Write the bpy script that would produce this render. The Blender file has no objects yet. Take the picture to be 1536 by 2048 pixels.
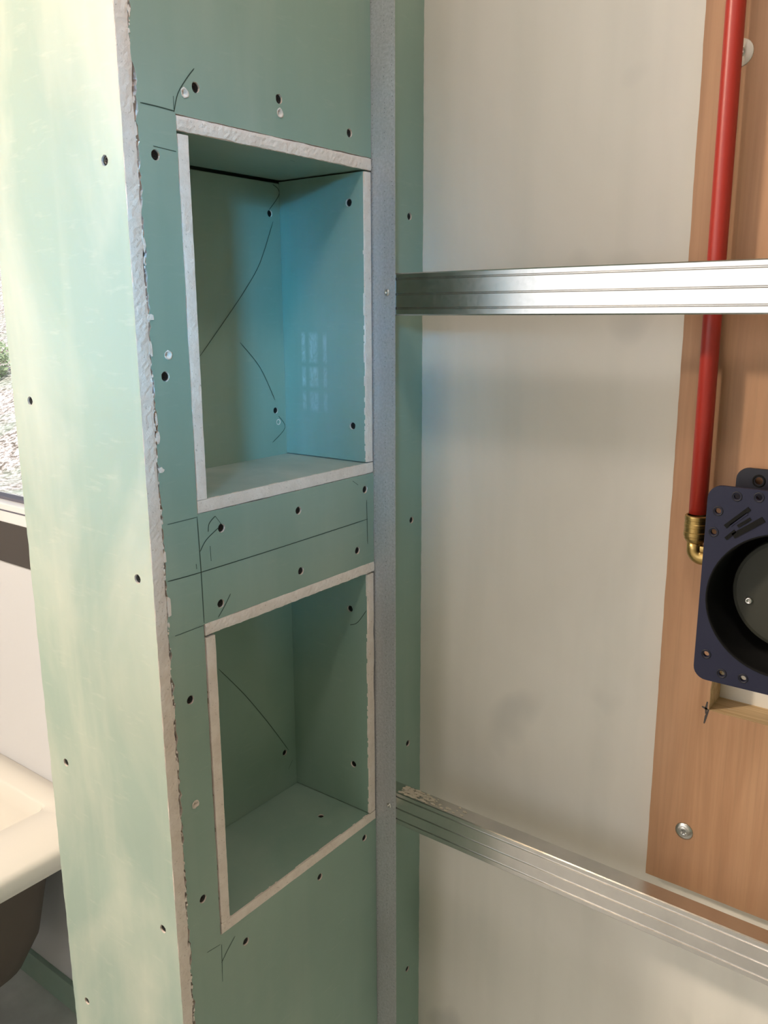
import bpy, bmesh, math, random
from mathutils import Vector, Matrix
sc = bpy.context.scene
COL = sc.collection
rnd = random.Random(7)

# ------------------------------------------------------------------ camera
cam = bpy.data.cameras.new('camera'); co = bpy.data.objects.new('camera', cam); COL.objects.link(co)
Rt = Vector((0.60302506, -0.79771097, -0.00424065)); Up = Vector((0.18262859, 0.1328784, 0.97416125)); Bk = Vector((-0.77653562, -0.58821811, 0.22581382))
co.matrix_world = Matrix(((Rt.x, Up.x, Bk.x, 0), (Rt.y, Up.y, Bk.y, 0), (Rt.z, Up.z, Bk.z, 0), (0, 0, 0, 1)))
cam.sensor_fit = 'HORIZONTAL'; cam.sensor_width = 36; cam.lens = 36 * 1703.33 / 1536
cam.clip_start = .02; cam.clip_end = 200
sc.camera = co

# ------------------------------------------------------------------ world, sun, lights, exposure
FLOOR, CEIL = -1.62, .90
w = bpy.data.worlds.new('sky'); sc.world = w; w.use_nodes = True
nt = w.node_tree; bg = nt.nodes['Background']
bg.inputs[0].default_value = (.72, .84, 1.0, 1); bg.inputs[1].default_value = .8

def aim(o, src, dst):
    o.location = src
    o.rotation_euler = (Vector(dst) - Vector(src)).to_track_quat('-Z', 'Y').to_euler()
def area(name, src, dst, sx, sy, power, colour, spread=180):
    l = bpy.data.lights.new(name, 'AREA'); l.shape = 'RECTANGLE'; l.size = sx; l.size_y = sy
    l.energy = power; l.color = colour; l.spread = math.radians(spread)
    o = bpy.data.objects.new(name, l); COL.objects.link(o); aim(o, src, dst); return o
sun = bpy.data.lights.new('sun', 'SUN'); sun.energy = 3.4; sun.angle = .01; sun.color = (1, .95, .88)
so = bpy.data.objects.new('sun', sun); COL.objects.link(so); so.rotation_euler = (Vector((.35, .45, -1))).to_track_quat('-Z', 'Y').to_euler()
# daylight through the window in the left wall
area('window_daylight', (-1.80, -1.02, .50), (.50, .64, .02), .30, .30, .36, (.12, .58, 1.0), 12)
# large window in the left wall, level with the end of the partition: broad soft daylight
area('doorway_daylight', (-1.90, 1.38, .10), (1., 1.30, .02), 2.15, 1.36, 11.0, (1, .95, .88))

def lamp(name, loc, power, colour, rad):
    l = bpy.data.lights.new(name, 'POINT'); l.energy = power; l.color = colour; l.shadow_soft_size = rad
    o = bpy.data.objects.new(name, l); COL.objects.link(o); o.location = loc; return o
lamp('ceiling_lamp_light', (-.50, 1.45, .83), 106, (1, .84, .67), .09)
lamp('niche_fill_light', (.25, .17, .80), 7.2, (1, .90, .85), .06)  # added fill light out of view, brightens upper niche board and grey wall

sc.view_settings.view_transform = 'Standard'; sc.view_settings.look = 'None'
sc.view_settings.gamma = 1; sc.view_settings.use_curve_mapping = False
sc.view_settings.exposure = 0.22

# ------------------------------------------------------------------ materials
def mat(name, base, rough=.6, metal=0., build=None, spec=.5):
    m = bpy.data.materials.new(name); m.use_nodes = True
    b = m.node_tree.nodes['Principled BSDF']
    b.inputs['Base Color'].default_value = (*base, 1); b.inputs['Roughness'].default_value = rough
    b.inputs['Metallic'].default_value = metal; b.inputs['Specular IOR Level'].default_value = spec
    if build: build(m.node_tree, b)
    return m
def coords(nt, scale):
    g = nt.nodes.new('ShaderNodeNewGeometry'); mp = nt.nodes.new('ShaderNodeMapping')
    mp.inputs['Scale'].default_value = scale; nt.links.new(g.outputs['Position'], mp.inputs['Vector']); return mp.outputs[0]
def noise(nt, scale, sc_, detail=4, rough=.55, dist=0):
    n = nt.nodes.new('ShaderNodeTexNoise'); n.inputs['Scale'].default_value = sc_
    n.inputs['Detail'].default_value = detail; n.inputs['Roughness'].default_value = rough; n.inputs['Distortion'].default_value = dist
    nt.links.new(coords(nt, scale), n.inputs['Vector']); return n.outputs[0]
def ramp(nt, fac, stops):
    r = nt.nodes.new('ShaderNodeValToRGB'); e = r.color_ramp.elements
    while len(e) < len(stops): e.new(.5)
    for i, (p, c) in enumerate(stops):
        e[i].position = p; e[i].color = (*c, 1) if len(c) == 3 else c
    nt.links.new(fac, r.inputs[0]); return r.outputs[0]
def mix(nt, fac, a, b, mode='MIX'):
    m = nt.nodes.new('ShaderNodeMix'); m.data_type = 'RGBA'; m.blend_type = mode
    for s, v in ((m.inputs[0], fac), (m.inputs[6], a), (m.inputs[7], b)):
        if isinstance(v, (int, float)): s.default_value = v
        elif isinstance(v, tuple): s.default_value = (*v, 1)
        else: nt.links.new(v, s)
    return m.outputs[2]
def bump(nt, b, h, strength, dist=.001):
    n = nt.nodes.new('ShaderNodeBump'); n.inputs['Strength'].default_value = strength; n.inputs['Distance'].default_value = dist
    nt.links.new(h, n.inputs['Height']); nt.links.new(n.outputs[0], b.inputs['Normal'])
W3 = lambda v: (v, v, v)

def paper(base, dust, amount, streak):
    def f(nt, b):
        n1 = noise(nt, (1, 1, .45), 5.5, 5, .55, .4)
        f1 = ramp(nt, n1, [(.42, W3(0)), (.72, W3(amount))])
        n2 = noise(nt, (1, 1, .06), 26, 3)
        f2 = ramp(nt, n2, [(.5, W3(0)), (.75, W3(streak))])
        n3 = noise(nt, (1, 1, 5), 30, 4)
        f3 = ramp(nt, n3, [(.60, W3(0)), (.80, W3(.22))])
        c = mix(nt, f1, base, dust); c = mix(nt, f2, c, dust); c = mix(nt, f3, c, dust)
        n4 = noise(nt, (1, 1, 1), 3.0, 2)
        c = mix(nt, 1.0, c, ramp(nt, n4, [(.3, W3(.9)), (.7, W3(1.06))]), 'MULTIPLY')
        nt.links.new(c, b.inputs['Base Color'])
        rr = ramp(nt, n1, [(.3, W3(.42)), (.7, W3(.62))]); nt.links.new(rr, b.inputs['Roughness'])
        bump(nt, b, noise(nt, (1, 1, 1), 260, 3), .12, .0006)
    return f
M = {}
M['paper'] = mat('green_board_paper', (.26, .41, .34), .5, 0, paper((.27, .40, .335), (.46, .55, .47), .45, .16))
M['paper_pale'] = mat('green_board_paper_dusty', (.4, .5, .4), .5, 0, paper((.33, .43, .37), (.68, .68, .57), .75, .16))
M['paper_dusted'] = mat('green_board_paper_plaster_dust', (.3, .4, .36), .6, 0, paper((.32, .44, .41), (.66, .70, .66), .8, .1))
def painted_light_patch(nt, b):
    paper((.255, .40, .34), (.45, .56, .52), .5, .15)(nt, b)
    # mottled patch of light on the board, painted into its colour
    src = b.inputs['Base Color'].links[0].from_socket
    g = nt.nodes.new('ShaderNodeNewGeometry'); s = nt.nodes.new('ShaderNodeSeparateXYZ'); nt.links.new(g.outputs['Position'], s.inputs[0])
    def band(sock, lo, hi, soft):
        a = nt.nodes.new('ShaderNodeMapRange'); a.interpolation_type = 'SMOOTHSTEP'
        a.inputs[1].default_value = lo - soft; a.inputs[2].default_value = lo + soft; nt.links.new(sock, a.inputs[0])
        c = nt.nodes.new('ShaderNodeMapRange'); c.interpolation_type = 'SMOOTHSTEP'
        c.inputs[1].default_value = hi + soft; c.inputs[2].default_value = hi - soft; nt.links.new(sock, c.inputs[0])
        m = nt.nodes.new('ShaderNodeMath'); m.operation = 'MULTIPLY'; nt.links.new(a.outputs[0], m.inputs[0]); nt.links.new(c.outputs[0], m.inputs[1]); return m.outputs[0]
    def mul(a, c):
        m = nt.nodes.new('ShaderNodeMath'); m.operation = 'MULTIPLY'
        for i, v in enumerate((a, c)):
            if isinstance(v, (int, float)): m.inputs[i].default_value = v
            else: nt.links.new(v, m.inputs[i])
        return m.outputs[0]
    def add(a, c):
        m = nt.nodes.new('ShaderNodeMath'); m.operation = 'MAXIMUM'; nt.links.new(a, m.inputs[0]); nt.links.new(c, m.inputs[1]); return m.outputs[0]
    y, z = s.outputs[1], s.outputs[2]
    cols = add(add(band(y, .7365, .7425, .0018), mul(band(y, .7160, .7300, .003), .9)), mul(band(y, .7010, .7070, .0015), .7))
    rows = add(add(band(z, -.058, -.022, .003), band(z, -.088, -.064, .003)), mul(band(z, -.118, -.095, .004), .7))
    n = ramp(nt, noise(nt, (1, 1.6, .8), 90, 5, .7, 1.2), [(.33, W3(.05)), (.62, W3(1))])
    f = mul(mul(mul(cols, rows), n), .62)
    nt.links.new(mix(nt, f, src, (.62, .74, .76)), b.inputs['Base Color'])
M['paper_painted_light'] = mat('green_board_paper_painted_light', (.26, .41, .34), .45, 0, painted_light_patch)
def plaster(nt, b):
    n = noise(nt, (1, 1, 1), 60, 6, .6)
    n2 = noise(nt, (1, 1, 1), 420, 2)
    c = ramp(nt, n, [(.3, (.84, .74, .67)), (.65, (.95, .86, .80))])
    c = mix(nt, ramp(nt, n2, [(.66, W3(0)), (.74, W3(.55))]), c, (.38, .30, .24))
    nt.links.new(c, b.inputs['Base Color'])
    bump(nt, b, noise(nt, (1, 1, 1), 150, 6, .7), .7, .0025)
M['plaster'] = mat('gypsum_core', (.72, .66, .6), .9, 0, plaster)
M['paper_back'] = mat('board_back_paper', (.42, .36, .28), .9)
M['pencil'] = mat('pencil_graphite', (.035, .07, .055), .6)
M['screw_black'] = mat('black_phosphate_screw', (.006, .006, .007), .45, .3)
def wallm(nt, b):
    n = noise(nt, (1, 1, .55), 3.2, 5, .5, .5)
    c = ramp(nt, n, [(.3, (.74, .705, .645)), (.5, (.82, .785, .725)), (.7, (.87, .835, .775))])
    c = mix(nt, ramp(nt, noise(nt, (1, 1, .12), 15, 3), [(.5, W3(0)), (.8, W3(.3))]), c, (.58, .58, .53))
    sm = ramp(nt, noise(nt, (1, 1, .8), 9, 2, .4), [(.68, W3(0)), (.8, W3(.35))])
    c = mix(nt, sm, c, (.46, .46, .44))
    nt.links.new(c, b.inputs['Base Color']); bump(nt, b, noise(nt, (1, 1, 1), 120, 3), .10, .001)
M['wall_grey'] = mat('grey_skimmed_plaster', (.46, .43, .38), .7, 0, wallm)
M['wall_white'] = mat('white_paint', (.66, .67, .70), .6, 0, lambda nt, b: bump(nt, b, noise(nt, (1, 1, 1), 90, 3), .08, .001))
M['cream'] = mat('cream_paint', (.86, .82, .74), .6, 0, lambda nt, b: bump(nt, b, noise(nt, (1, 1, 1), 90, 3), .08, .001))
def floorm(nt, b):
    n = noise(nt, (1, 1, 1), 7, 6, .6)
    c = ramp(nt, n, [(.35, (.48, .50, .51)), (.6, (.60, .62, .63)), (.78, (.72, .73, .74))])
    nt.links.new(c, b.inputs['Base Color']); bump(nt, b, n, .3, .003)
M['floor'] = mat('dusty_slate_floor', (.13, .15, .13), .6, 0, floorm)
def galv(nt, b):
    v = nt.nodes.new('ShaderNodeTexVoronoi'); v.inputs['Scale'].default_value = 260; nt.links.new(coords(nt, (1, 1, 1)), v.inputs['Vector'])
    sp = nt.nodes.new('ShaderNodeSeparateColor'); nt.links.new(v.outputs['Color'], sp.inputs[0])
    r = ramp(nt, sp.outputs[0], [(0, W3(.20)), (1, W3(.25))]); nt.links.new(r, b.inputs['Roughness'])
    d = ramp(nt, noise(nt, (1, 1, 1), 22, 6, .7), [(.3, (.58, .57, .55)), (.7, (.67, .655, .63))]); nt.links.new(d, b.inputs['Base Color'])
    bump(nt, b, noise(nt, (1, .25, 1), 40, 3), .05, .001)
M['galv'] = mat('galvanised_steel', (.8, .8, .79), .3, 1, galv)
def galvd(nt, b):
    n = noise(nt, (1, 1, 1), 330, 3, .7)
    c = ramp(nt, n, [(.3, (.43, .45, .47)), (.7, (.60, .61, .64))])
    sm = ramp(nt, noise(nt, (1, 1, .5), 14, 4), [(.4, W3(0)), (.75, W3(.4))])
    c = mix(nt, sm, c, (.36, .35, .34)); nt.links.new(c, b.inputs['Base Color'])
    bump(nt, b, noise(nt, (1, 1, 1), 380, 2), .35, .0008)
M['galv_dull'] = mat('dull_galvanised_steel', (.4, .4, .42), .5, .45, galvd)
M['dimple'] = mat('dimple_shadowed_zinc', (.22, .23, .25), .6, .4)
M['mortar'] = mat('dried_plaster_droppings', (.55, .50, .40), .9, 0, lambda nt, b: bump(nt, b, noise(nt, (1, 1, 1), 200, 4), .6, .002))
def wood(nt, b):
    n1 = noise(nt, (1, 16, .9), 3.0, 6, .6, .6); n2 = noise(nt, (1, 60, 1.2), 5, 3); n3 = noise(nt, (1, 3, .8), 2.5, 3, .5, 1.5)
    c = ramp(nt, n1, [(.3, (.34, .175, .09)), (.5, (.42, .23, .125)), (.72, (.50, .29, .16))])
    c = mix(nt, ramp(nt, n3, [(.45, W3(0)), (.7, W3(.6))]), c, (.50, .295, .175))
    c = mix(nt, ramp(nt, n2, [(.5, W3(0)), (.75, W3(.35))]), c, (.32, .18, .10))
    nt.links.new(c, b.inputs['Base Color']); bump(nt, b, n2, .12, .0008)
M['wood'] = mat('okoume_plywood', (.46, .28, .16), .6, 0, wood)
M['wood_edge'] = mat('raw_plywood_edge', (.72, .50, .28), .8, 0, lambda nt, b: nt.links.new(ramp(nt, noise(nt, (200, 2, 40), 3, 4), [(.35, (.55, .36, .18)), (.6, (.78, .58, .34))]), b.inputs['Base Color']))
M['red'] = mat('red_plastic_pipe', (.38, .028, .018), .38)
M['brass'] = mat('brass', (.46, .32, .12), .33, 1, lambda nt, b: bump(nt, b, noise(nt, (1, 1, 1), 150, 3), .12, .001))
M['navy'] = mat('navy_plastic', (.015, .017, .042), .55, spec=.3)
M['navy_dark'] = mat('dark_navy_plastic', (.006, .006, .015), .5)
M['black'] = mat('matt_black_plastic', (.0025, .0025, .0025), .75, spec=.25)
M['olive'] = mat('dark_olive_rubber', (.028, .029, .020), .6)
M['bath'] = mat('white_acrylic', (.80, .77, .71), .25)
M['bath_shell'] = mat('bath_underside_shell', (.10, .08, .065), .7)
M['zinc'] = mat('zinc_plated_steel', (.62, .62, .60), .32, 1)
M['washer_white'] = mat('white_washer_plastic', (.84, .80, .73), .5)
M['frame_white'] = mat('white_window_frame', (.82, .83, .85), .35)
M['gasket'] = mat('grey_rubber_gasket', (.13, .13, .17), .7)
M['brown'] = mat('dark_brown_timber', (.058, .050, .047), .55)
def gravel(nt, b):
    n = noise(nt, (1, 1, 1), 14, 8, .75); 
    c = ramp(nt, n, [(.42, (.12, .09, .06)), (.49, (.62, .52, .46)), (.60, (.95, .90, .88))])
    c = mix(nt, ramp(nt, noise(nt, (1, 1, 1), 1.1, 4), [(.5, W3(0)), (.66, W3(.7))]), c, (.36, .46, .34))
    nt.links.new(c, b.inputs['Base Color'])
M['gravel'] = mat('pale_gravel', (.5, .45, .4), .9, 0, gravel)
M['leaf'] = mat('green_leaves', (.36, .46, .26), .6)
M['twig'] = mat('brown_twigs', (.18, .12, .07), .8)
M['lamp'] = mat('lamp_opal', (.9, .9, .85), .4)
lb = M['lamp'].node_tree.nodes['Principled BSDF']; lb.inputs['Emission Color'].default_value = (1, .8, .55, 1); lb.inputs['Emission Strength'].default_value = 6
g = bpy.data.materials.new('window_glass'); g.use_nodes = True; nt = g.node_tree; nt.nodes.clear()
o_ = nt.nodes.new('ShaderNodeOutputMaterial'); tr = nt.nodes.new('ShaderNodeBsdfTransparent'); gl = nt.nodes.new('ShaderNodeBsdfGlossy'); gl.inputs['Roughness'].default_value = .02
mx = nt.nodes.new('ShaderNodeMixShader'); mx.inputs[0].default_value = .04
nt.links.new(tr.outputs[0], mx.inputs[1]); nt.links.new(gl.outputs[0], mx.inputs[2]); nt.links.new(mx.outputs[0], o_.inputs[0])
M['glass'] = g

# ------------------------------------------------------------------ builders
def link(name, me, parent=None, **props):
    o = bpy.data.objects.new(name, me); COL.objects.link(o)
    if parent is not None: o.parent = parent
    for k, v in props.items(): o[k] = v
    return o
WP = {}   # world position of each root
def root(name, label, cat, loc, group=None):
    o = bpy.data.objects.new(name, None); COL.objects.link(o); o.location = loc; o.empty_display_size = .05
    o['label'] = label; o['category'] = cat
    if group: o['group'] = group
    WP[o.name] = Vector(loc); return o
def origin(parent):
    p = Vector((0, 0, 0))
    while parent is not None:
        p += Vector(parent.location); parent = parent.parent
    return p
def finish(name, bm, mats, parent=None, loc=None, smooth=False, **props):
    """bm holds world coordinates; the object gets its origin at loc (world)"""
    po = origin(parent)
    L = Vector(loc) if loc is not None else (po if parent is not None else sum((v.co for v in bm.verts), Vector()) / max(1, len(bm.verts)))
    for v in bm.verts: v.co -= L
    me = bpy.data.meshes.new(name); bm.to_mesh(me); bm.free()
    for m in (mats if isinstance(mats, (list, tuple)) else [mats]): me.materials.append(M[m])
    if smooth:
        for p_ in me.polygons: p_.use_smooth = True
    o = link(name, me, parent, **props); o.location = L - po; return o
def box(bm, a, b, bev=0, mi=0):
    a, b = Vector(a), Vector(b); t = bmesh.new()
    bmesh.ops.create_cube(t, size=1, matrix=Matrix.Translation((a + b) / 2) @ Matrix.Diagonal((*[abs(b[i] - a[i]) for i in range(3)], 1)))
    if bev: bmesh.ops.bevel(t, geom=list(t.edges), offset=bev, segments=2, affect='EDGES', profile=.5)
    for f in t.faces: f.material_index = mi
    join(bm, t)
def join(bm, t):
    me = bpy.data.meshes.new('tmp'); t.to_mesh(me); t.free(); bm.from_mesh(me); bpy.data.meshes.remove(me)
def frame(axis):
    """u, v, n (n = visible side) for the vertical planes and floors"""
    return {'-y': (Vector((1, 0, 0)), Vector((0, 0, 1)), Vector((0, -1, 0))),
            '-x': (Vector((0, -1, 0)), Vector((0, 0, 1)), Vector((-1, 0, 0))),
            '+x': (Vector((0, 1, 0)), Vector((0, 0, 1)), Vector((1, 0, 0))),
            '-z': (Vector((1, 0, 0)), Vector((0, -1, 0)), Vector((0, 0, -1))),
            '+z': (Vector((1, 0, 0)), Vector((0, 1, 0)), Vector((0, 0, 1)))}[axis]
def jag(pts, amp, step=.005, keep=None, closed=True):
    out = []; n = len(pts)
    for i in range(n if closed else n - 1):
        a = Vector(pts[i]); b = Vector(pts[(i + 1) % n]); d = b - a; L = d.length
        if L < 1e-6: continue
        am = amp if keep is None or i in keep else 0
        k = max(1, int(L / step)) if am else 1
        nn = Vector((-d.y, d.x)) / L
        out.append(a)
        val = 0
        for j in range(1, k):
            val = val * .6 + rnd.uniform(-am, am)
            out.append(a + d * (j / k) + nn * val)
    if not closed: out.append(Vector(pts[-1]))
    return [tuple(p) for p in out]
def circ(cx, cy, r, n=16, j=0):
    return [(cx + r * (1 + rnd.uniform(-j, j)) * math.cos(2 * math.pi * k / n), cy + r * (1 + rnd.uniform(-j, j)) * math.sin(2 * math.pi * k / n)) for k in range(n)]
def plate_bm(outer, holes, axis, d0, thick, face=0, side=1, back=2):
    """flat sheet: outline in (u, v) metres, visible face at distance d0 along the axis; holes are real"""
    cu = bpy.data.curves.new('c', 'CURVE'); cu.dimensions = '2D'; cu.fill_mode = 'BOTH'; cu.extrude = thick / 2
    for pts in [outer] + list(holes):
        s = cu.splines.new('POLY'); s.points.add(len(pts) - 1); s.use_cyclic_u = True
        for p_, q in zip(s.points, pts): p_.co = (q[0], q[1], 0, 1)
    o = bpy.data.objects.new('c', cu); COL.objects.link(o)
    dg = bpy.context.evaluated_depsgraph_get(); me = bpy.data.meshes.new_from_object(o.evaluated_get(dg))
    bpy.data.objects.remove(o); bpy.data.curves.remove(cu)
    u, v, n = frame(axis); bm = bmesh.new(); bm.from_mesh(me); bpy.data.meshes.remove(me)
    bm.faces.ensure_lookup_table(); bm.normal_update()
    for f in bm.faces:
        zs = [q.co.z for q in f.verts]
        f.material_index = (face if zs[0] > 0 else back) if max(zs) - min(zs) < thick * .1 else side
        f.smooth = False
    k = {'x': 0, 'y': 1, 'z': 2}[axis[1]]
    for q in bm.verts:
        P = u * q.co.x + v * q.co.y; P[k] = d0 - n[k] * (thick / 2 - q.co.z) if True else 0
        q.co = P
    # winding follows u x v = n
    if u.cross(v).dot(n) < 0: bmesh.ops.reverse_faces(bm, faces=bm.faces)
    return bm
def uv(axis, p):    # world point -> (u, v)
    u, v, n = frame(axis); p = Vector(p); return (p.dot(u), p.dot(v))
def lathe(bm, prof, c, axis, seg=20, mi=0):
    """prof: list of (radius, height along axis vector)"""
    a = Vector(axis).normalized(); t = a.orthogonal().normalized(); s = a.cross(t); rings = []
    for r, h in prof:
        if r < 1e-6: rings.append([bm.verts.new(Vector(c) + a * h)])
        else: rings.append([bm.verts.new(Vector(c) + a * h + (t * math.cos(2 * math.pi * k / seg) + s * math.sin(2 * math.pi * k / seg)) * r) for k in range(seg)])
    for A, B in zip(rings, rings[1:]):
        for k in range(seg):
            k2 = (k + 1) % seg
            if len(A) == 1 and len(B) == 1: continue
            if len(A) == 1: f = [A[0], B[k2], B[k]]
            elif len(B) == 1: f = [A[k], A[k2], B[0]]
            else: f = [A[k], A[k2], B[k2], B[k]]
            fc = bm.faces.new(f[::-1]); fc.material_index = mi; fc.smooth = True
def tube(bm, pts, r, seg=16, cap=True, mi=0):
    pts = [Vector(p) for p in pts]; rings = []; t0 = (pts[1] - pts[0]).normalized(); up = t0.orthogonal().normalized()
    for i, p_ in enumerate(pts):
        a = (pts[min(i + 1, len(pts) - 1)] - pts[max(i - 1, 0)]).normalized()
        up = (up - a * up.dot(a)).normalized(); s = a.cross(up); rr = r[i] if isinstance(r, (list, tuple)) else r
        rings.append([bm.verts.new(p_ + (up * math.cos(2 * math.pi * k / seg) + s * math.sin(2 * math.pi * k / seg)) * rr) for k in range(seg)])
    for A, B in zip(rings, rings[1:]):
        for k in range(seg):
            f = bm.faces.new([A[k], A[(k + 1) % seg], B[(k + 1) % seg], B[k]]); f.smooth = True; f.material_index = mi
    if cap: bm.faces.new(rings[0][::-1]); bm.faces.new(rings[-1])
    bmesh.ops.recalc_face_normals(bm, faces=bm.faces)
SCREW = None
def board_screw(parent, pos, axis, r=.0042, sink=.0016):
    """bugle head screw sunk in its hole; pos = point on the board face"""
    global SCREW
    n = frame(axis)[2]
    if SCREW is None:
        bm = bmesh.new()
        lathe(bm, [(0, -.0016), (.0007, -.0016), (.0016, -.0002), (.0040, 0), (.0042, -.0004), (.0030, -.0025), (.0017, -.005), (.0017, -.022), (0, -.025)], (0, 0, 0), (0, 0, 1), 14)
        for a in (0, math.pi / 2):   # cross recess ribs
            t = bmesh.new(); bmesh.ops.create_cube(t, size=1, matrix=Matrix.Rotation(a, 4, 'Z') @ Matrix.Diagonal((.0040, .0007, .0004, 1))); join(bm, t)
        SCREW = bpy.data.meshes.new('screw'); bm.to_mesh(SCREW); bm.free(); SCREW.materials.append(M['screw_black'])
    o = link('screw', SCREW, parent); o.rotation_euler = n.to_track_quat('Z', 'Y').to_euler()
    o.rotation_euler.rotate_axis('Z', rnd.uniform(0, 1.5))
    o.location = Vector(pos) - n * sink - origin(parent)
    return o
def ribbon(bm, pts, wd, n):
    pts = [Vector(p) for p in pts]; L = []
    for i, p_ in enumerate(pts):
        d = (pts[min(i + 1, len(pts) - 1)] - pts[max(i - 1, 0)]).normalized(); s = d.cross(n).normalized()
        k = wd * (.55 if i in (0, len(pts) - 1) else 1) / 2
        L.append((bm.verts.new(p_ - s * k), bm.verts.new(p_ + s * k)))
    for A, B in zip(L, L[1:]): bm.faces.new([A[0], A[1], B[1], B[0]])
def smooth_path(pts, k=5):
    if len(pts) < 3: return pts
    P = [Vector(p) for p in pts]; out = []
    for i in range(len(P) - 1):
        a, b, c, d = P[max(i - 1, 0)], P[i], P[i + 1], P[min(i + 2, len(P) - 1)]
        for j in range(k):
            t = j / k; out.append(.5 * ((2 * b) + (c - a) * t + (2 * a - 5 * b + 4 * c - d) * t * t + (3 * b - 3 * c + d - a) * t ** 3))
    out.append(P[-1]); return out
def struct(name, bm, mats, parent=None, **kw):
    o = finish(name, bm, mats, parent, **kw)
    if parent is None: o['kind'] = 'structure'
    return o

# ------------------------------------------------------------------ room shell
GW, BW = .941, .926           # grey wall plane, window wall plane
YB, YS, YBK = .640, .648, .853
XL, Y0, Y1 = -1.95, -1.65, 3.15
bm = bmesh.new(); box(bm, (XL - .1, Y0 - .1, FLOOR - .1), (GW + .25, Y1 + .1, FLOOR)); struct('floor', bm, 'floor')
bm = bmesh.new(); box(bm, (XL - .1, Y0 - .1, CEIL), (GW + .25, Y1 + .1, CEIL + .1)); struct('ceiling', bm, 'paper_back')
# grey wall with the recess for the valve
o = plate_bm([(-.853, FLOOR), (-Y0, FLOOR), (-Y0, CEIL), (-.853, CEIL)], [[(-.2430, -.4350), (-.04, -.4350), (-.04, -.20), (-.2430, -.20)]], '-x', GW, .10)
wr = struct('wall_right', o, ['wall_grey', 'wood_edge', 'wall_grey'], loc=(GW, -.5, FLOOR))
bm = bmesh.new(); box(bm, (.966, .03, -.445), (.975, .255, -.19)); struct('recess_back', bm, 'cream', wr)
# window wall beyond the partition
WY0, WY1, WZ0, WZ1 = 1.05, 2.35, -.525, .72
o = plate_bm([(-Y1, FLOOR), (-.853, FLOOR), (-.853, CEIL), (-Y1, CEIL)], [[(-WY1, WZ0), (-WY0, WZ0), (-WY0, WZ1), (-WY1, WZ1)]], '-x', BW, .16)
struct('wall_window', o, ['wall_white'] * 3, loc=(BW, 1.6, FLOOR))
bm = bmesh.new(); box(bm, (XL, Y1, FLOOR), (BW + .16, Y1 + .1, CEIL)); struct('wall_far', bm, 'wall_white')
bm = bmesh.new(); box(bm, (XL, Y0 - .1, FLOOR), (GW, Y0, CEIL)); struct('wall_back', bm, 'paper')
LY0, LY1, LZ0, LZ1 = -1.30, -.74, .22, .78
o = plate_bm([(Y0, FLOOR), (Y1, FLOOR), (Y1, CEIL), (Y0, CEIL)], [[(LY0, LZ0), (LY1, LZ0), (LY1, LZ1), (LY0, LZ1)], [(.28, -.62), (2.48, -.62), (2.48, .82), (.28, .82)]], '+x', XL, .12)
struct('wall_left', o, ['cream'] * 3, loc=(XL, 0, FLOOR))
def window(name, x0, x1, y0, y1, z0, z1, base=None):
    """frame between x0 (room side) and x1, glass in the middle"""
    e = bpy.data.objects.new(name, None); COL.objects.link(e); e.location = ((x0 + x1) / 2, (y0 + y1) / 2, z0); e['kind'] = 'structure'
    zb = z0 if base is None else base
    t = .043
    for nm, a, b in (('frame_bottom', (x0, y0, zb), (x1, y1, zb + t)), ('frame_top', (x0, y0, z1 - t), (x1, y1, z1)),
                     ('frame_side', (x0, y0, zb + t), (x1, y0 + t, z1 - t)), ('frame_side', (x0, y1 - t, zb + t), (x1, y1, z1 - t))):
        bm = bmesh.new(); box(bm, a, b, .003); finish(nm, bm, 'frame_white', e)
    bm = bmesh.new(); xm = (x0 + x1) / 2
    box(bm, (xm - .012, y0 + t, zb + t), (xm + .012, y1 - t, zb + t + .006)); box(bm, (x0 - .001, y0 + .002, zb + .026), (x0 + .004, y1 - .002, zb + .029))
    finish('gasket', bm, 'gasket', e)
    bm = bmesh.new(); box(bm, (xm - .003, y0 + t, zb + t + .006), (xm + .003, y1 - t, z1 - t)); finish('pane', bm, 'glass', e)
    if base is not None:
        bm = bmesh.new(); box(bm, (x0 + .001, y0, z0), (x1, y1, zb), .002); finish('sill_board', bm, 'brown', e)
    return e
window('window_1', BW + .002, BW + .07, WY0, WY1, WZ0, WZ1, base=-.433)
window('window_2', XL - .09, XL - .02, LY0, LY1, LZ0, LZ1)
window('window_3', XL - .09, XL - .02, .28, 2.48, -.62, .82)
# bare board foot of the window wall
bm = bmesh.new(); box(bm, (BW - .012, YBK + .006, FLOOR), (BW, Y1 - .001, FLOOR + .075), .001); struct('baseboard_right', bm, 'paper')

# ------------------------------------------------------------------ end board of the partition (faces the window side)
AX = .482
A = root('plasterboard_panel', 'pale dusty green plasterboard on the narrow end of the partition, lit brightly', 'plasterboard', (AX, .75, FLOOR))
holesA = [(.6668, .1309), (.8217, -.0851), (.6632, -.2471), (.8203, -.4947), (.6632, -.6373), (.8254, -.8186), (.822, .33), (.664, .47), (.664, -1.05), (.825, -1.2)]
outer = jag([(-YBK, FLOOR), (-YB, FLOOR), (-YB, CEIL - .001), (-YBK, CEIL - .001)], .0005, .006, keep=(1, 3))
bm = plate_bm(outer, [circ(-y, z, .0047, 14, .05) for y, z in holesA], '-x', AX, .0132)
finish('board', bm, ['paper_pale', 'plaster', 'paper_back'], A)
for y, z in holesA: board_screw(A, (AX, y, z), '-x')
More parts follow.
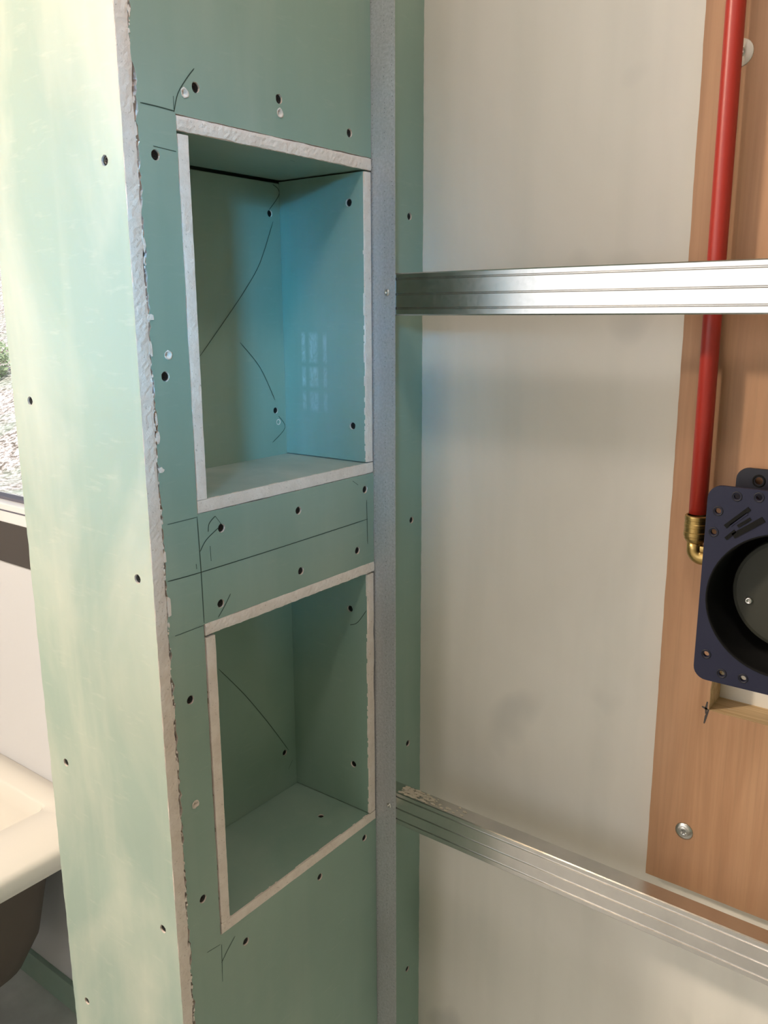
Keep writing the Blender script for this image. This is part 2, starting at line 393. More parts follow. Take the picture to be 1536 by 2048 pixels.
# lumpy cut edge of the end board
def edge_strip(name, parent, x0, x1, z0, z1, y, horizontal=False, jl=.0003, jr=.0009, mt='plaster', chips=(), depth=.003, rough=.0004):
    """irregular face of a cut plasterboard edge, towards the camera side (-y)"""
    bm = bmesh.new(); L = []; n = int(((x1 - x0) if horizontal else (z1 - z0)) / .0035); va = vb = 0
    for i in range(n + 1):
        t = i / n; va = va * .6 + rnd.uniform(-jl, jl); vb = vb * .7 + rnd.uniform(-jr, jr)
        if horizontal: a = Vector((x0 + (x1 - x0) * t, 0, z0 + va)); b = Vector((a.x, 0, z1 + vb))
        else:
            a = Vector((x0 + va, 0, z0 + (z1 - z0) * t)); b = Vector((x1 + vb, 0, a.z))
            for cz, ch, cd in chips:
                if abs(a.z - cz) < ch: (b if cd < 0 else a).x += cd * math.cos((a.z - cz) / ch * math.pi / 2)
        row = []
        for k in range(5):
            s = k / 4; q = a.lerp(b, s); q.y = y - (.0 if k in (0, 4) else rnd.uniform(.0001, rough)); row.append(bm.verts.new(q))
        for q in (b, a):
            row.append(bm.verts.new(Vector((q.x, y + depth, q.z))))
        L.append(row)
    for R0, R1 in zip(L, L[1:]):
        for k in range(len(R0)):
            k2 = (k + 1) % len(R0); bm.faces.new([R0[k], R0[k2], R1[k2], R1[k]])
    bm.faces.new(L[0]); bm.faces.new(L[-1][::-1]); bmesh.ops.recalc_face_normals(bm, faces=bm.faces)
    return finish(name, bm, mt, parent)
edge_strip('cut_edge', A, AX + .0003, AX + .0136, FLOOR, CEIL - .002, YB - .0002, jl=.00006, jr=.0007, rough=.0008)

# ------------------------------------------------------------------ niche board (faces the camera)
XB0, XB1 = .4968, .8234
Bd = root('plasterboard_panel', 'green plasterboard with two rectangular niche openings, pencil lines and a ragged left edge', 'plasterboard', (.66, YB, FLOOR))
holesB = [(.5654, .2008), (.6739, .2106), (.7847, .1957), (.5157, .137), (.5117, -.0548), (.5707, -.211), (.6857, -.2141), (.8063, -.21), (.7902, -.2844), (.6871, -.2854), (.565, -.2904), (.5182, -.3804), (.5189, -.6127), (.798, -.6895), (.7068, -.696), (.5773, -.7049), (.68, .5), (.68, -1.0), (.52, -.95)]
dents = [(.5522, .1938), (.6747, .1978), (.5161, -.0355), (.5165, -.4973)]
NZ = [(-.1912, .1748), (-.6718, -.3062)]   # outer bottom, outer top of each niche
NXL = .5405
out = [(XB0, FLOOR), (XB1, FLOOR)]
for b, t in ((NZ[1][0], NZ[1][1]), (NZ[0][0], NZ[0][1])): out += [(XB1, b), (NXL, b), (NXL, t), (XB1, t)]
out += [(XB1, CEIL - .001), (XB0, CEIL - .001)]
outj = jag(out, .00035, .007, keep=tuple(i for i in range(len(out)) if i != len(out) - 1))
k = [i for i, p_ in enumerate(outj) if abs(p_[0] - XB0) < 1e-5 and p_[1] > 0][-1]
edge = jag([(XB0 + .0012, CEIL - .001), (XB0 + .0012, FLOOR)], .0018, .004, closed=False)
outj = outj[:k] + edge[:-1] + [(XB0 + .0012, FLOOR)]
outj = [q for i, q in enumerate(outj) if not (i == 0)]
bm = plate_bm(outj, [circ(x, z, .0047, 14, .05) for x, z in holesB] + [circ(x, z, .0035, 9, .22) for x, z in dents], '-y', YB, .0125)
finish('board', bm, ['paper', 'plaster', 'paper_back'], Bd)
for x, z in holesB: board_screw(Bd, (x, YB, z), '-y')
for x, z in dents:      # old screw holes, torn white plaster
    bm = bmesh.new()
    lathe(bm, [(.0046, .0000), (.0043, .0006), (.0032, .0001), (.0020, -.0015), (0, -.0035)], (x, YB, z), (0, -1, 0), 11)
    for q in bm.verts: q.co += Vector((rnd.uniform(-.0006, .0006), rnd.uniform(-.0004, .0001), rnd.uniform(-.0006, .0006)))
    finish('plaster_dent', bm, 'plaster', Bd)
PB = [[(0.5026, 0.1772), (0.521, 0.1772), (0.5391, 0.1766)], [(0.5647, 0.2164), (0.5548, 0.2058), (0.5441, 0.1915), (0.5391, 0.1766)], [(0.5389, 0.1889), (0.539, 0.1758)], [(0.5136, 0.1441), (0.5388, 0.143)], [(0.5033, -0.1939), (0.5403, -0.1937)], [(0.499, -0.2496), (0.5396, -0.2506), (0.6543, -0.2502), (0.8108, -0.2483)], [(0.5396, -0.1945), (0.5409, -0.2509), (0.5412, -0.3045)], [(0.5038, -0.3069), (0.5397, -0.3068)], [(0.8091, -0.2237), (0.8097, -0.2525), (0.8103, -0.2804)], [(0.5629, -0.197), (0.5546, -0.2031), (0.5527, -0.2115)], [(0.5629, -0.197), (0.5709, -0.2074)], [(0.5411, -0.2291), (0.5496, -0.2191), (0.5668, -0.2097)], [(0.5543, -0.2264), (0.5546, -0.2422)], [(0.5351, -0.2407), (0.5354, -0.2459)], [(0.5787, -0.2832), (0.5696, -0.2944), (0.56, -0.3042)], [(0.52, -0.6806), (0.5388, -0.683)], [(0.5409, -0.6845), (0.5394, -0.732)], [(0.5612, -0.6868), (0.5491, -0.6972), (0.5395, -0.707)], [(0.7822, -0.1955), (0.7927, -0.2021)]]
for s in PB:
    bm = bmesh.new(); ribbon(bm, smooth_path([(x, YB - .00025, z) for x, z in s]), .0010, Vector((0, -1, 0))); finish('pencil_line', bm, 'pencil', Bd)
# torn paper and crumbs along the seam
def flap(parent, x, z, w_, h, lift=.0009):
    w_ *= .75; h *= .9; x -= .0007
    bm = bmesh.new(); n = 9; c = bm.verts.new((x, YB - lift, z)); ring = []
    for k in range(n):
        a = 2 * math.pi * k / n; r = rnd.uniform(.65, 1.1)
        ring.append(bm.verts.new((x + w_ / 2 * r * math.cos(a), YB - rnd.uniform(.0006, lift * 1.2), z + h / 2 * r * math.sin(a))))
    bot = [bm.verts.new((v.co.x, YB + .0006, v.co.z)) for v in ring]
    for k in range(n):
        bm.faces.new([c, ring[k], ring[(k + 1) % n]]); bm.faces.new([ring[k], bot[k], bot[(k + 1) % n], ring[(k + 1) % n]])
    bmesh.ops.recalc_face_normals(bm, faces=bm.faces); finish('paper_flap', bm, 'plaster', parent)
for x, z, w_, h in [(.4995, -.0017, .011, .007), (.4975, -.030, .005, .020), (.5005, -.1407, .010, .006), (.4990, -.110, .006, .014), (.4992, -.2759, .007, .030), (.4962, -.3856, .006, .024), (.4945, -.5106, .008, .024), (.4985, -.093, .004, .018), (.4978, -.225, .005, .016), (.4965, .155, .005, .014), (.4975, .247, .006, .006), (.497, -.66, .004, .02), (.4972, -.445, .004, .012), (.4975, .06, .004, .016)]:
    flap(Bd, x, z, w_, h)
bm = bmesh.new()
for i in range(240):
    z = rnd.uniform(-1.1, .34); s = rnd.uniform(.0004, .0012); t = bmesh.new()
    bmesh.ops.create_icosphere(t, subdivisions=1, radius=s, matrix=Matrix.Translation((.4962 + rnd.gauss(0, .0005), YB - .0002, z)) @ Matrix.Diagonal((1, .8, rnd.uniform(1, 3.2), 1)))
    for v in t.verts: v.co += Vector([rnd.uniform(-.3, .3) * s for _ in range(3)])
    join(bm, t)
finish('plaster_crumbs', bm, 'plaster', Bd, kind='stuff')

# ------------------------------------------------------------------ niches: boxes of plasterboard
YN = .7734
def niche(label, zi0, zi1, xl, back_scr, right_scr, bot_scr, top_gap, pencil_b, pencil_r, chips, rmat):
    """zi0/zi1: inner bottom/top; xl: left outer x"""
    T = .0125; XR0, XR1 = .8097, .8218
    R = root('wall_niche', label, 'niche', ((xl + XR1) / 2, .70, zi0 - T))
    e = edge_strip
    def panel(name, outer, holes, axis, d0, thick, side, mats=('paper', 'plaster', 'paper_back')):
        return finish(name, plate_bm(outer, holes, axis, d0, thick), list(mats), R)
    yf = YB + .0015
    # left (faces +x), right (faces -x), back, top (faces down), bottom (faces up)
    lp = panel('left_panel', [(yf, zi0 + .0003), (YN, zi0 + .0003), (YN, zi1 - .0025), (yf, zi1 - .0025)], [], '+x', xl + T, T - .0005, 0)
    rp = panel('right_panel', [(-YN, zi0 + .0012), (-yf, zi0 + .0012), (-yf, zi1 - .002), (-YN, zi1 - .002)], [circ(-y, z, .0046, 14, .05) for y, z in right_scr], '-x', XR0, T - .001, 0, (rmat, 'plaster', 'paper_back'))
    bk = panel('back_panel', [(xl + .001, zi0 - .004), (XR1, zi0 - .004), (XR1, zi1 - .0040), (xl + .001, zi1 - .0040)], [circ(x, z, .0042, 14, .05) for x, z in back_scr], '-y', YN + .0004, .0125, 0)
    tp = panel('top_panel', [(xl, -YN), (XR1 + .0006, -YN), (XR1 + .0006, -yf), (xl, -yf)], [], '-z', zi1, T, 0)
    bt = panel('bottom_panel', [(xl, yf), (XR1, yf), (XR1, YN - .0002), (xl, YN - .0002)], [circ(x, y, .0040, 12, .05) for x, y in bot_scr], '+z', zi0, T, 0, ('paper_dusted' if rmat == 'paper_painted_light' else 'paper', 'plaster', 'paper_back'))
    ye = YB - .0004
    e('cut_edge', lp, xl + .0004, xl + T, zi0 + .0006, zi1 - .0028, ye, jl=.00014, jr=.00014)
    e('cut_edge', rp, XR0, XR1 - .0003, zi0 + .0014, zi1 - .0022, ye, jl=.0004, jr=.0001, chips=chips)
    e('cut_edge', tp, xl, XR1 + .0006, zi1 + .0002, zi1 + T, ye, True, jl=.00035, jr=.0002, rough=.0010)
    e('cut_edge', bt, xl, XR1, zi0 - T, zi0 - .0001, ye, True, jl=.00015, jr=.00015)
    for x, z in back_scr: board_screw(bk, (x, YN + .0004, z), '-y')
    for y, z in right_scr: board_screw(rp, (XR0, y, z), '-x')
    for x, y in bot_scr: board_screw(bt, (x, y, zi0), '+z')
    for s in pencil_b:
        bm = bmesh.new(); ribbon(bm, smooth_path([(x, YN - .0001, z) for x, z in s]), .0009, Vector((0, -1, 0))); finish('pencil_line', bm, 'pencil', bk)
    for s in pencil_r:
        bm = bmesh.new(); ribbon(bm, smooth_path([(XR0 - .0002, y, z) for y, z in s]), .0009, Vector((-1, 0, 0))); finish('pencil_line', bm, 'pencil', rp)
    return R, bk, tp
PK1 = [[(0.7985, 0.1555), (0.8078, 0.1511), (0.8083, 0.143), (0.7909, 0.1251)], [(0.7972, 0.1122), (0.7723, 0.0626), (0.7453, 0.0296), (0.7109, -0.0055), (0.6697, -0.0458)], [(0.7336, -0.0322), (0.7658, -0.0637), (0.7904, -0.1062)], [(0.7833, -0.1602), (0.8073, -0.1434), (0.7959, -0.1272)]]
PK2 = [[(0.6733, -0.4353), (0.7162, -0.4871), (0.7598, -0.548), (0.7943, -0.6008)], [(0.8018, -0.6197), (0.7931, -0.6299)]]
PR2 = [[(0.6403 + .002, -0.369), (0.657, -0.3882), (0.6697, -0.3945)]]
R1, bk1, tp1 = niche('upper wall niche lined with green plasterboard, mottled light painted on its right side', -.1778, .1612, .5408, [(.7924, .1212), (.7916, -.1197)], [(.663, .127), (.6613, -.1333)], [], 0, PK1, [], [], 'paper_painted_light')
bm = bmesh.new(); lathe(bm, [(.0040, .0000), (.0036, .0005), (.002, -.001), (0, -.003)], (.7955, YN, -.135), (0, -1, 0), 10); finish('plaster_dent', bm, 'plaster', bk1)
bm = bmesh.new(); ribbon(bm, [(.715, .665, .1610), (.724, .667, .1610)], .0014, Vector((0, 0, -1))); finish('pencil_line', bm, 'pencil', tp1)
R2, bk2, tp2 = niche('lower wall niche lined with green plasterboard, dark inside, with chipped right edge', -.6592, -.3186, .5422, [(.7871, -.6019)], [(.6694, -.3722), (.6671, -.5939)], [(.767, .690)], 0, PK2, PR2, [(-.372, .022, .0022), (-.40, .012, -.001), (-.47, .03, -.0012)], 'paper')

# board on the far face of the partition and the strip beyond the metal profile
C = root('plasterboard_panel', 'green plasterboard on the bath side of the partition', 'plasterboard', (.71, YBK, FLOOR))
bm = bmesh.new(); box(bm, (AX + .0136, YBK - .013, FLOOR), (BW - .001, YBK - .0005, CEIL - .001)); finish('board', bm, 'paper', C)
S = root('plasterboard_panel', 'narrow green plasterboard strip between the vertical metal profile and the grey wall', 'plasterboard', (.88, YS, FLOOR))
hs = [(.9107, .119), (.9171, -.2715), (.91, -.60), (.91, .5), (.91, -.98)]
bm = plate_bm(jag([(.8262, FLOOR), (GW - .0006, FLOOR), (GW - .0006, CEIL - .001), (.8262, CEIL - .001)], .0004, .006, keep=(1,)), [circ(x, z, .0046, 14, .05) for x, z in hs], '-y', YS, .0125)
finish('board', bm, ['paper', 'plaster', 'paper_back'], S)
for x, z in hs: board_screw(S, (x, YS, z), '-y')

# ------------------------------------------------------------------ vertical galvanised profile with knurled dimples
TX = .8240
Tk = root('metal_track', 'vertical dull galvanised steel profile with rows of dimples, beside the niches', 'metal profile', (TX, .63, FLOOR))
bm = bmesh.new()
prof = [(TX, .6068), (TX, .6476), (.8475, .6476), (.8475, .6469), (TX + .0009, .6469), (TX + .0009, .6068)]
vs = [[bm.verts.new((x, y, z)) for x, y in prof] for z in (FLOOR, CEIL - .001)]
for k in range(6): bm.faces.new([vs[0][k], vs[0][(k + 1) % 6], vs[1][(k + 1) % 6], vs[1][k]])
bm.faces.new(vs[0]); bm.faces.new(vs[1][::-1]); bmesh.ops.recalc_face_normals(bm, faces=bm.faces)
finish('flange', bm, 'galv_dull', Tk)
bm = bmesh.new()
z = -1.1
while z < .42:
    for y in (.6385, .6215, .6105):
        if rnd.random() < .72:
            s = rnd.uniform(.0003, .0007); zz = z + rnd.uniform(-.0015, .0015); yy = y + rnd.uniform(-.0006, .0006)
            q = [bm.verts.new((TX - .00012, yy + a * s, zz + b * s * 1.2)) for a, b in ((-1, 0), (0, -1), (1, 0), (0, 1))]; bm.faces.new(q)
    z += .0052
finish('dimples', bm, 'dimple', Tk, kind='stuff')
def pan_screw(parent, pos, n, r=.004, mt='zinc'):
    bm = bmesh.new(); lathe(bm, [(0, .0009), (.0009, .0009), (.0012, .0019), (r * .6, .0022), (r * .95, .001), (r, 0), (0, -.001)], pos, n, 14)
    return finish('screw', bm, mt, parent, smooth=True)
pan_screw(Tk, (TX, .6180, .0252), (-1, 0, 0)); pan_screw(Tk, (TX, .6172, -.6445), (-1, 0, 0))

# ------------------------------------------------------------------ horizontal rails: C sections with three grooves in the web
def rail(label, z0, z1, zr, dusty):
    """z0 = underside at the far end; zr = sag towards the camera"""
    h = z1 - z0; R = root('metal_rail', label, 'metal profile', (TX + .001, -.5, z0))
    X = TX + .0010; D = .0232; t = .0007; g = .0013
    pts = [(X + .009, z0 + .0045), (X + D - .001, z0 + .0045), (X + D, z0 + .003), (X + D, z0), (X + .0012, z0), (X, z0 + .0014)]
    for c in (.17, .50, .86):
        zc = z0 + h * c; pts += [(X, zc - .0013), (X + g, zc - .0002), (X + g, zc + .0002), (X, zc + .0013)]
    pts += [(X, z1 - .0012), (X + .0010, z1), (X + D - .001, z1), (X + D, z1 - .001), (X + D, z1 - .0075)]
    pts = [(p_[0], p_[1]) for p_ in pts[3:]] # outer skin from the lower back lip round the web to the upper lip
    pts = [(X + D, z0 + .0075)] + pts
    N = len(pts); c0 = Vector((X + D / 2, (z0 + z1) / 2)); inn = []
    for i, q in enumerate(pts):
        a = Vector(pts[max(i - 1, 0)]); b = Vector(pts[min(i + 1, N - 1)]); d = (b - a).normalized(); nn = Vector((d.y, -d.x))
        m = Vector(q) + nn * t
        if i in (0, N - 1): m = Vector((q[0] - t, q[1]))
        inn.append((m.x, m.y))
    loop = pts + inn[::-1]; bm = bmesh.new(); ys = [.6458, .60, .3, 0, -.5, Y0 + .003]; L = []
    for y in ys: L.append([bm.verts.new((x, y, zz - zr * (.6458 - y))) for x, zz in loop])
    n = len(loop)
    for A_, B_ in zip(L, L[1:]):
        for k in range(n): bm.faces.new([A_[k], A_[(k + 1) % n], B_[(k + 1) % n], B_[k]])
    for E_ in (L[0], L[-1]):
        for k in range(N - 1): bm.faces.new([E_[k], E_[k + 1], E_[n - 2 - k], E_[n - 1 - k]])
    bmesh.ops.recalc_face_normals(bm, faces=bm.faces)
    ch = finish('channel', bm, 'galv', R)
    if dusty:
        bm = bmesh.new()
        for i in range(150):
            y = .604 - abs(rnd.gauss(0, .035)); x = X + rnd.uniform(.002, D - .003); s = rnd.uniform(.0006, .0018)
            t_ = bmesh.new(); bmesh.ops.create_icosphere(t_, subdivisions=1, radius=s, matrix=Matrix.Translation((x, y, z1 + s * .2 - zr * (.6458 - y))) @ Matrix.Diagonal((1.2, 2.2, .5, 1)))
            join(bm, t_)
        finish('plaster_crumbs', bm, 'mortar', R, kind='stuff')
rail('upper horizontal galvanised steel rail in front of the grey wall and red pipe', -.0012, .0468, 0.0, False)
rail('lower horizontal galvanised steel rail with plaster crumbs at its left end', -.6690, -.6212, .0058, True)

# ------------------------------------------------------------------ plywood with cut-out
WX = .923
Wd = root('plywood_panel', 'reddish-brown plywood panel screwed on the grey wall behind the red pipe', 'wooden board', (WX, 0, -.668))
outer = [(-.2995, -.6678), (.42, -.6705), (.42, .80), (-.3050, .80)]
outer = jag(outer, .00025, .01)
hole = jag([(-.2425, -.4345), (-.06, -.4345), (-.06, -.22), (-.2425, -.22)], .0006, .008)
bm = plate_bm(outer, [hole], '-x', WX, .0176)
finish('board', bm, ['wood', 'wood_edge', 'wood'], Wd)
bm = bmesh.new()   # saw overcut and splinters at the corner
for a, b in (((.2425, -.4345), (.2462, -.452)), ((.2425, -.4345), (.2500, -.4322)), ((.2445, -.425), (.2452, -.440))):
    ribbon(bm, [(WX - .0003, a[0], a[1]), (WX - .0003, (a[0] + b[0]) / 2 + .0005, (a[1] + b[1]) / 2), (WX - .0003, b[0], b[1])], .0026, Vector((-1, 0, 0)))
finish('saw_cut', bm, 'brown', Wd)
for y, z, mt, lab in ((.2675, .2436, 'washer_white', 'white plastic washer'), (.2581, -.5937, 'zinc', 'zinc washer')):
    bm = bmesh.new(); lathe(bm, [(.0035, .0022), (.0058, .0026), (.0100 if mt == 'zinc' else .0125, .0010), (.0105 if mt == 'zinc' else .0130, 0), (0, -.0004)], (WX, y, z), (-1, 0, 0), 28)
    wsh = finish('washer', bm, mt, Wd, smooth=True); wsh['label'] = lab
    bm = bmesh.new(); lathe(bm, [(0, .0005), (.0012, .0005), (.0016, .0022), (.0040, .0032), (.0055, .0028), (.0062, .0018), (0, .0005)], (WX, y, z), (-1, 0, 0), 20)
    for k in range(4):
        a = k * math.pi / 2 + .4; t = bmesh.new()
        bmesh.ops.create_cube(t, size=1, matrix=Matrix.Translation((WX - .0031, y + .0022 * math.cos(a), z + .0022 * math.sin(a))) @ Matrix.Rotation(a, 4, 'X') @ Matrix.Diagonal((.0008, .0030, .0010, 1))); join(bm, t)
    finish('screw', bm, 'zinc', wsh)

# ------------------------------------------------------------------ red pipe and brass elbow
bm = bmesh.new(); tube(bm, [(.9000, .2694 + .002, .87), (.9000, .2680, .3), (.9000, .2664, 0), (.9000, .2652, -.2065)], .0091, 28)
o = finish('water_pipe', bm, 'red', None, loc=(.900, .2652, -.206), label='long straight red plastic water pipe running down the plywood into the brass elbow', category='pipe')
El = root('pipe_elbow', 'brass elbow fitting with ribbed collar at the lower end of the red pipe', 'pipe fitting', (.897, .2652, -.235))
cy, cx = .2652, .8985
bm = bmesh.new()
prof = [(.0096, .0005), (.0108, .0010), (.0122, .0002)]
for z, r in ((-.001, .0124), (-.004, .0124), (-.0045, .0119), (-.008, .0119), (-.0085, .0123), (-.012, .0123), (-.0125, .0119), (-.017, .0119), (-.0175, .0125), (-.0215, .0125), (-.0220, .0118), (-.0245, .0115), (-.0270, .0100), (-.0285, .0088), (0, -.029)):
    if z == 0: prof.append((0, -.029))
    else: prof.append((r, z))
lathe(bm, [(r, h - .2085) for r, h in prof], (cx, cy, 0), (0, 0, 1), 56)
co_ = finish('collar', bm, 'brass', El)
for f in co_.data.polygons: f.use_smooth = False
bm = bmesh.new(); rad = .0085; pts = [(cx, cy, -.236)]
for k in range(9):
    a = math.pi / 2 * k / 8; pts.append((cx, cy - rad + rad * math.cos(a), -.2445 - rad * math.sin(a)))
pts += [(cx, cy - .015, -.253), (cx, cy - .021, -.253)]
tube(bm, pts, [.0082] * (len(pts) - 2) + [.0084, .0084], 22)
t = bmesh.new(); box(t, (cx - .0045, cy - .0125, -.2475), (cx + .0045, cy - .005, -.240), .001); join(bm, t)
finish('elbow_body', bm, 'brass', El, smooth=True)

# ------------------------------------------------------------------ navy mounting plate with the valve housing
PX = .873
V = root('valve_housing', 'navy blue plastic mounting plate with round black recess over the plywood cut-out', 'plumbing valve', (PX, .165, -.28))
def rrect(x0, x1, z0, z1, r, n=6):
    pts = []
    for cx_, cz, a0 in ((x1 - r, z0 + r, -90), (x1 - r, z1 - r, 0), (x0 + r, z1 - r, 90), (x0 + r, z0 + r, 180)):
        for k in range(n + 1):
            a = math.radians(a0 + 90 * k / n); pts.append((cx_ + r * math.cos(a), cz + r * math.sin(a)))
    return pts
CYV, CZV, RV = .168, -.284, .0742
vh = [(.2374, -.195), (.240, -.2173), (.2204, -.1779), (.1998, -.1763), (.237, -.3494), (.2197, -.3669), (.1983, -.3668), (.134, -.1765), (.113, -.1779), (.097, -.195), (.097, -.3494), (.113, -.3669), (.136, -.3668)]
bm = plate_bm(rrect(-.2487, -.0870, -.3782, -.1690, .0135), [circ(-y, z, .0031, 14) for y, z in vh] + [circ(-CYV, CZV, RV, 64)], '-x', PX, .0045)
bmesh.ops.bevel(bm, geom=[e for e in bm.edges if len(e.link_faces) == 2 and {f.material_index for f in e.link_faces} == {0, 1}], offset=.0006, segments=1, affect='EDGES')
pl = finish('mounting_plate', bm, ['navy'] * 3, V)
for y, z in vh:
    bm = bmesh.new(); lathe(bm, [(.0052, 0), (.0050, .0007), (.0041, .0007), (.0034, -.0006), (.0032, -.0030)], (PX, y, z), (-1, 0, 0), 18); finish('hole_rim', bm, 'navy_dark', pl, smooth=True)
bm = bmesh.new(); lathe(bm, [(RV + .0004, .0004), (RV - .0012, .0006), (RV - .0018, -.002), (RV - .003, -.062), (0, -.064)], (PX, CYV, CZV), (-1, 0, 0), 64)
lathe(bm, [(0, -.066), (RV - .0015, -.064), (RV + .0003, -.0046)], (PX, CYV, CZV), (-1, 0, 0), 64)
cup = finish('housing_cup', bm, 'black', V, smooth=True)
bm = bmesh.new(); lathe(bm, [(0, .0265), (.0555, .0265), (.0590, .0255), (.0600, .0235), (.0600, 0), (0, 0)], (.9345 + .0, CYV - .002, CZV + .003), (-1, 0, 0), 56)
cov = finish('cover_disc', bm, 'olive', V)
for f in cov.data.polygons: f.use_smooth = False
for dy, dz in ((.040, -.010), (-.012, .042), (-.036, -.026)):
    bm = bmesh.new(); lathe(bm, [(0, .0004), (.0012, .0004), (.0016, .0024), (.0030, .0026), (.0040, .0012), (.0042, 0), (0, 0)], (.9345 - .0265, CYV + dy, CZV + dz), (-1, 0, 0), 16); finish('screw', bm, 'zinc', cov, smooth=True)
bm = bmesh.new(); box(bm, (.906, CYV - .04, CZV - .006), (.9085, CYV + .015, CZV + .008), .001); finish('cover_ridge', bm, 'olive', cov)
# raised slanted emblem bars on the plate
for (y0, z0), (y1, z1), wd, mt in (((.2290, -.2100), (.2075, -.1885), .0042, 'black'), ((.2245, -.2085), (.2090, -.1935), .0022, 'navy'), ((.2205, -.2185), (.1935, -.1975), .0058, 'black'), ((.2170, -.2080), (.2055, -.1985), .0030, 'black'), ((.2275, -.2225), (.2190, -.2130), .0036, 'black')):
    d = Vector((0, y1 - y0, z1 - z0)); L = d.length; c = Vector((PX - .0002, (y0 + y1) / 2, (z0 + z1) / 2)); ang = math.atan2(z1 - z0, y1 - y0)
    bm = bmesh.new(); bmesh.ops.create_cube(bm, size=1, matrix=Matrix.Translation(c) @ Matrix.Rotation(ang, 4, 'X') @ Matrix.Diagonal((.0012, L, wd, 1)))
    finish('emblem_bar', bm, mt, pl)
# screw tab behind the plate
bm = plate_bm(rrect(-.2320, -.1850, -.215, -.1545, .012), [circ(-.2098, -.1668, .0040, 18)], '-x', .9095, .004)
tb = finish('fixing_tab', bm, ['navy_dark'] * 3, V)
bm = bmesh.new(); lathe(bm, [(.0066, 0), (.0062, .0008), (.0050, .0008), (.0041, -.0010)], (.9095, .2098, -.1668), (-1, 0, 0), 20); finish('hole_rim', bm, 'black', tb, smooth=True)
for y, z in ((.213, -.186), (.125, -.186), (.213, -.372), (.125, -.372)):
    bm = bmesh.new(); lathe(bm, [(0, 0), (.0045, 0), (.0045, -.044), (0, -.044)], (PX + .0046, y, z), (-1, 0, 0), 14); finish('spacer', bm, 'navy_dark', V)

# ------------------------------------------------------------------ bath
Bt = root('bathtub', 'white bathtub corner with broad rim against the wall under the window', 'bathtub', (.075, 1.75, FLOOR))
RZ = -1.019; bx0, bx1, by0, by1 = -.775, .9255, 1.401, 2.10
def ring(bm, x0, x1, y0, y1, r, z, n=6):
    return [bm.verts.new((p_[0], p_[1], z)) for p_ in rrect(x0, x1, y0, y1, r, n)]
bm = bmesh.new(); seq = []
for x0, x1, y0, y1, r, z, mi in ((bx0 + .012, bx1 - .006, by0 + .012, by1 - .006, .010, RZ - .046, 0), (bx0, bx1, by0, by1, .010, RZ - .043, 0), (bx0, bx1, by0, by1, .010, RZ - .012, 0), (bx0 + .004, bx1, by0 + .004, by1, .010, RZ - .004, 0), (bx0 + .012, bx1 - .002, by0 + .012, by1 - .002, .012, RZ, 0),
                                 (bx0 + .07, .866, 1.554, by1 - .07, .022, RZ, 0), (bx0 + .075, .860, 1.560, by1 - .075, .022, RZ - .005, 0), (bx0 + .08, .858, 1.563, by1 - .08, .026, RZ - .05, 0), (bx0 + .16, .838, 1.59, by1 - .11, .06, RZ - .32, 0), (bx0 + .26, .78, 1.64, by1 - .16, .07, RZ - .36, 0)):
    seq.append(ring(bm, x0, x1, y0, y1, r, z))
for A_, B_ in zip(seq, seq[1:]):
    for k in range(len(A_)):
        f = bm.faces.new([A_[k], A_[(k + 1) % len(A_)], B_[(k + 1) % len(A_)], B_[k]]); f.smooth = True
bm.faces.new(seq[-1]); bmesh.ops.recalc_face_normals(bm, faces=bm.faces)
finish('tub', bm, 'bath', Bt)
bm = bmesh.new(); seq = []
for x0, x1, y0, y1, r, z in ((bx0 + .03, .870, 1.50, by1 - .03, .05, RZ - .045), (bx0 + .05, .862, 1.515, by1 - .04, .07, RZ - .10), (bx0 + .10, .850, 1.56, by1 - .06, .08, RZ - .30), (bx0 + .18, .835, 1.60, by1 - .08, .09, RZ - .385), (bx0 + .26, .79, 1.65, by1 - .12, .09, RZ - .44)):
    seq.append(ring(bm, x0, x1, y0, y1, r, z, 8))
for A_, B_ in zip(seq, seq[1:]):
    for k in range(len(A_)):
        f = bm.faces.new([A_[k], A_[(k + 1) % len(A_)], B_[(k + 1) % len(A_)], B_[k]]); f.smooth = True
bm.faces.new(seq[-1]); bmesh.ops.recalc_face_normals(bm, faces=bm.faces)
finish('outer_shell', bm, 'bath_shell', Bt)
for x, y in ((-.4, 1.66), (.62, 1.66), (-.4, 1.93), (.62, 1.93)):
    bm = bmesh.new(); lathe(bm, [(0, .17), (.012, .17), (.012, .02), (.028, .015), (.030, 0), (0, 0)], (x, y, FLOOR), (0, 0, 1), 16); finish('foot', bm, 'zinc', Bt)

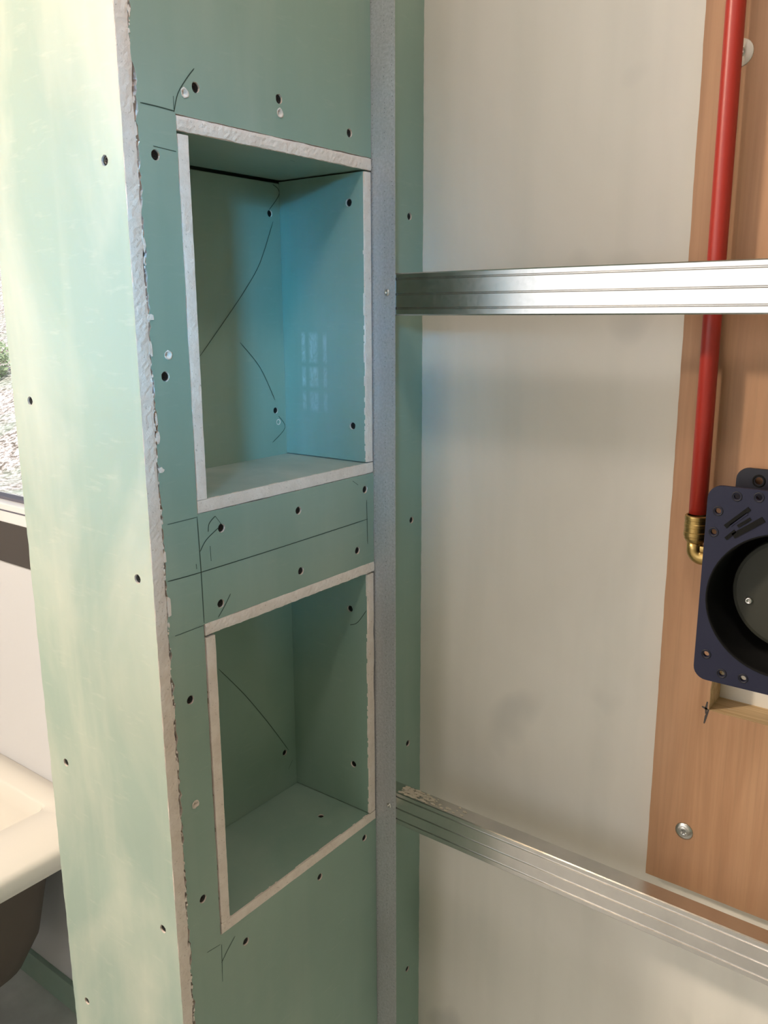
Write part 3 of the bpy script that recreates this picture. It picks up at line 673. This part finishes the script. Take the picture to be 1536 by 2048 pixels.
# ------------------------------------------------------------------ ceiling lamps, the niche-side one added for fill light
for loc, lab in (((-.50, 1.47), 'round opal ceiling lamp over the bath side'), ((.25, .17), 'added round opal lamp over the niche side, unseen, for fill light')):
    Lp = root('ceiling_or_added_lamp', lab, 'lamp', (loc[0], loc[1], CEIL))
    bm = bmesh.new(); lathe(bm, [(0, 0), (.075, 0), (.075, -.018), (.06, -.022), (0, -.022)], (loc[0], loc[1], CEIL), (0, 0, 1), 28); finish('base', bm, 'frame_white', Lp)
    bm = bmesh.new(); lathe(bm, [(0, -.0225), (.055, -.0225), (.052, -.034), (.03, -.042), (0, -.044)], (loc[0], loc[1], CEIL), (0, 0, 1), 28); finish('diffuser', bm, 'lamp', Lp, smooth=True)

# ------------------------------------------------------------------ outside
bm = bmesh.new(); n = 26; G0 = -1.9
def hill(x): return max(0, x - 5.5) * .42
gv = [[bm.verts.new((1.25 + 22 * i / n, -10 + 40 * j / n, G0 + hill(1.25 + 22 * i / n) + rnd.uniform(-.05, .05))) for j in range(n + 1)] for i in range(n + 1)]
for i in range(n):
    for j in range(n): bm.faces.new([gv[i][j], gv[i + 1][j], gv[i + 1][j + 1], gv[i][j + 1]])
finish('garden_ground', bm, 'gravel', None, loc=(10, 5, G0), kind='structure')
def shrub(x, y, s, lab):
    G0 = -1.95 + hill(x)
    R = root('shrub', lab, 'shrub', (x, y, G0 + .05), 'shrubs in the garden')
    bm = bmesh.new()
    for i in range(14):
        a = rnd.uniform(0, 6.28); e = Vector((math.cos(a) * s * .5, math.sin(a) * s * .5, s * rnd.uniform(.5, .9)))
        tube(bm, [(x, y, G0), Vector((x, y, G0)) + e * .5 + Vector((0, 0, .1)), Vector((x, y, G0)) + e], [.02, .012, .005], 5, False)
    finish('stems', bm, 'twig', R)
    bm = bmesh.new()
    for i in range(1300):
        d = Vector((rnd.gauss(0, 1), rnd.gauss(0, 1), rnd.gauss(0, 1))).normalized() * s * .6 * rnd.uniform(.5, 1) ** .5
        c = Vector((x, y, G0 + s * .6)) + Vector((d.x, d.y, d.z * .9)); u = Vector((rnd.gauss(0, 1), rnd.gauss(0, 1), rnd.gauss(0, 1))).normalized(); v = u.orthogonal().normalized()
        L = rnd.uniform(.03, .06); bm.faces.new([bm.verts.new(c - u * L), bm.verts.new(c + v * L * .45), bm.verts.new(c + u * L), bm.verts.new(c - v * L * .45)])
    finish('leaves', bm, 'leaf', R, kind='stuff')
for x, y, s, lab in ((7.4, 14.0, .8, 'green leafy shrub on the bright gravel outside the window'), (9.2, 18.2, 1.1, 'taller green shrub further back in the garden outside the window')):
    shrub(x, y, s, lab)
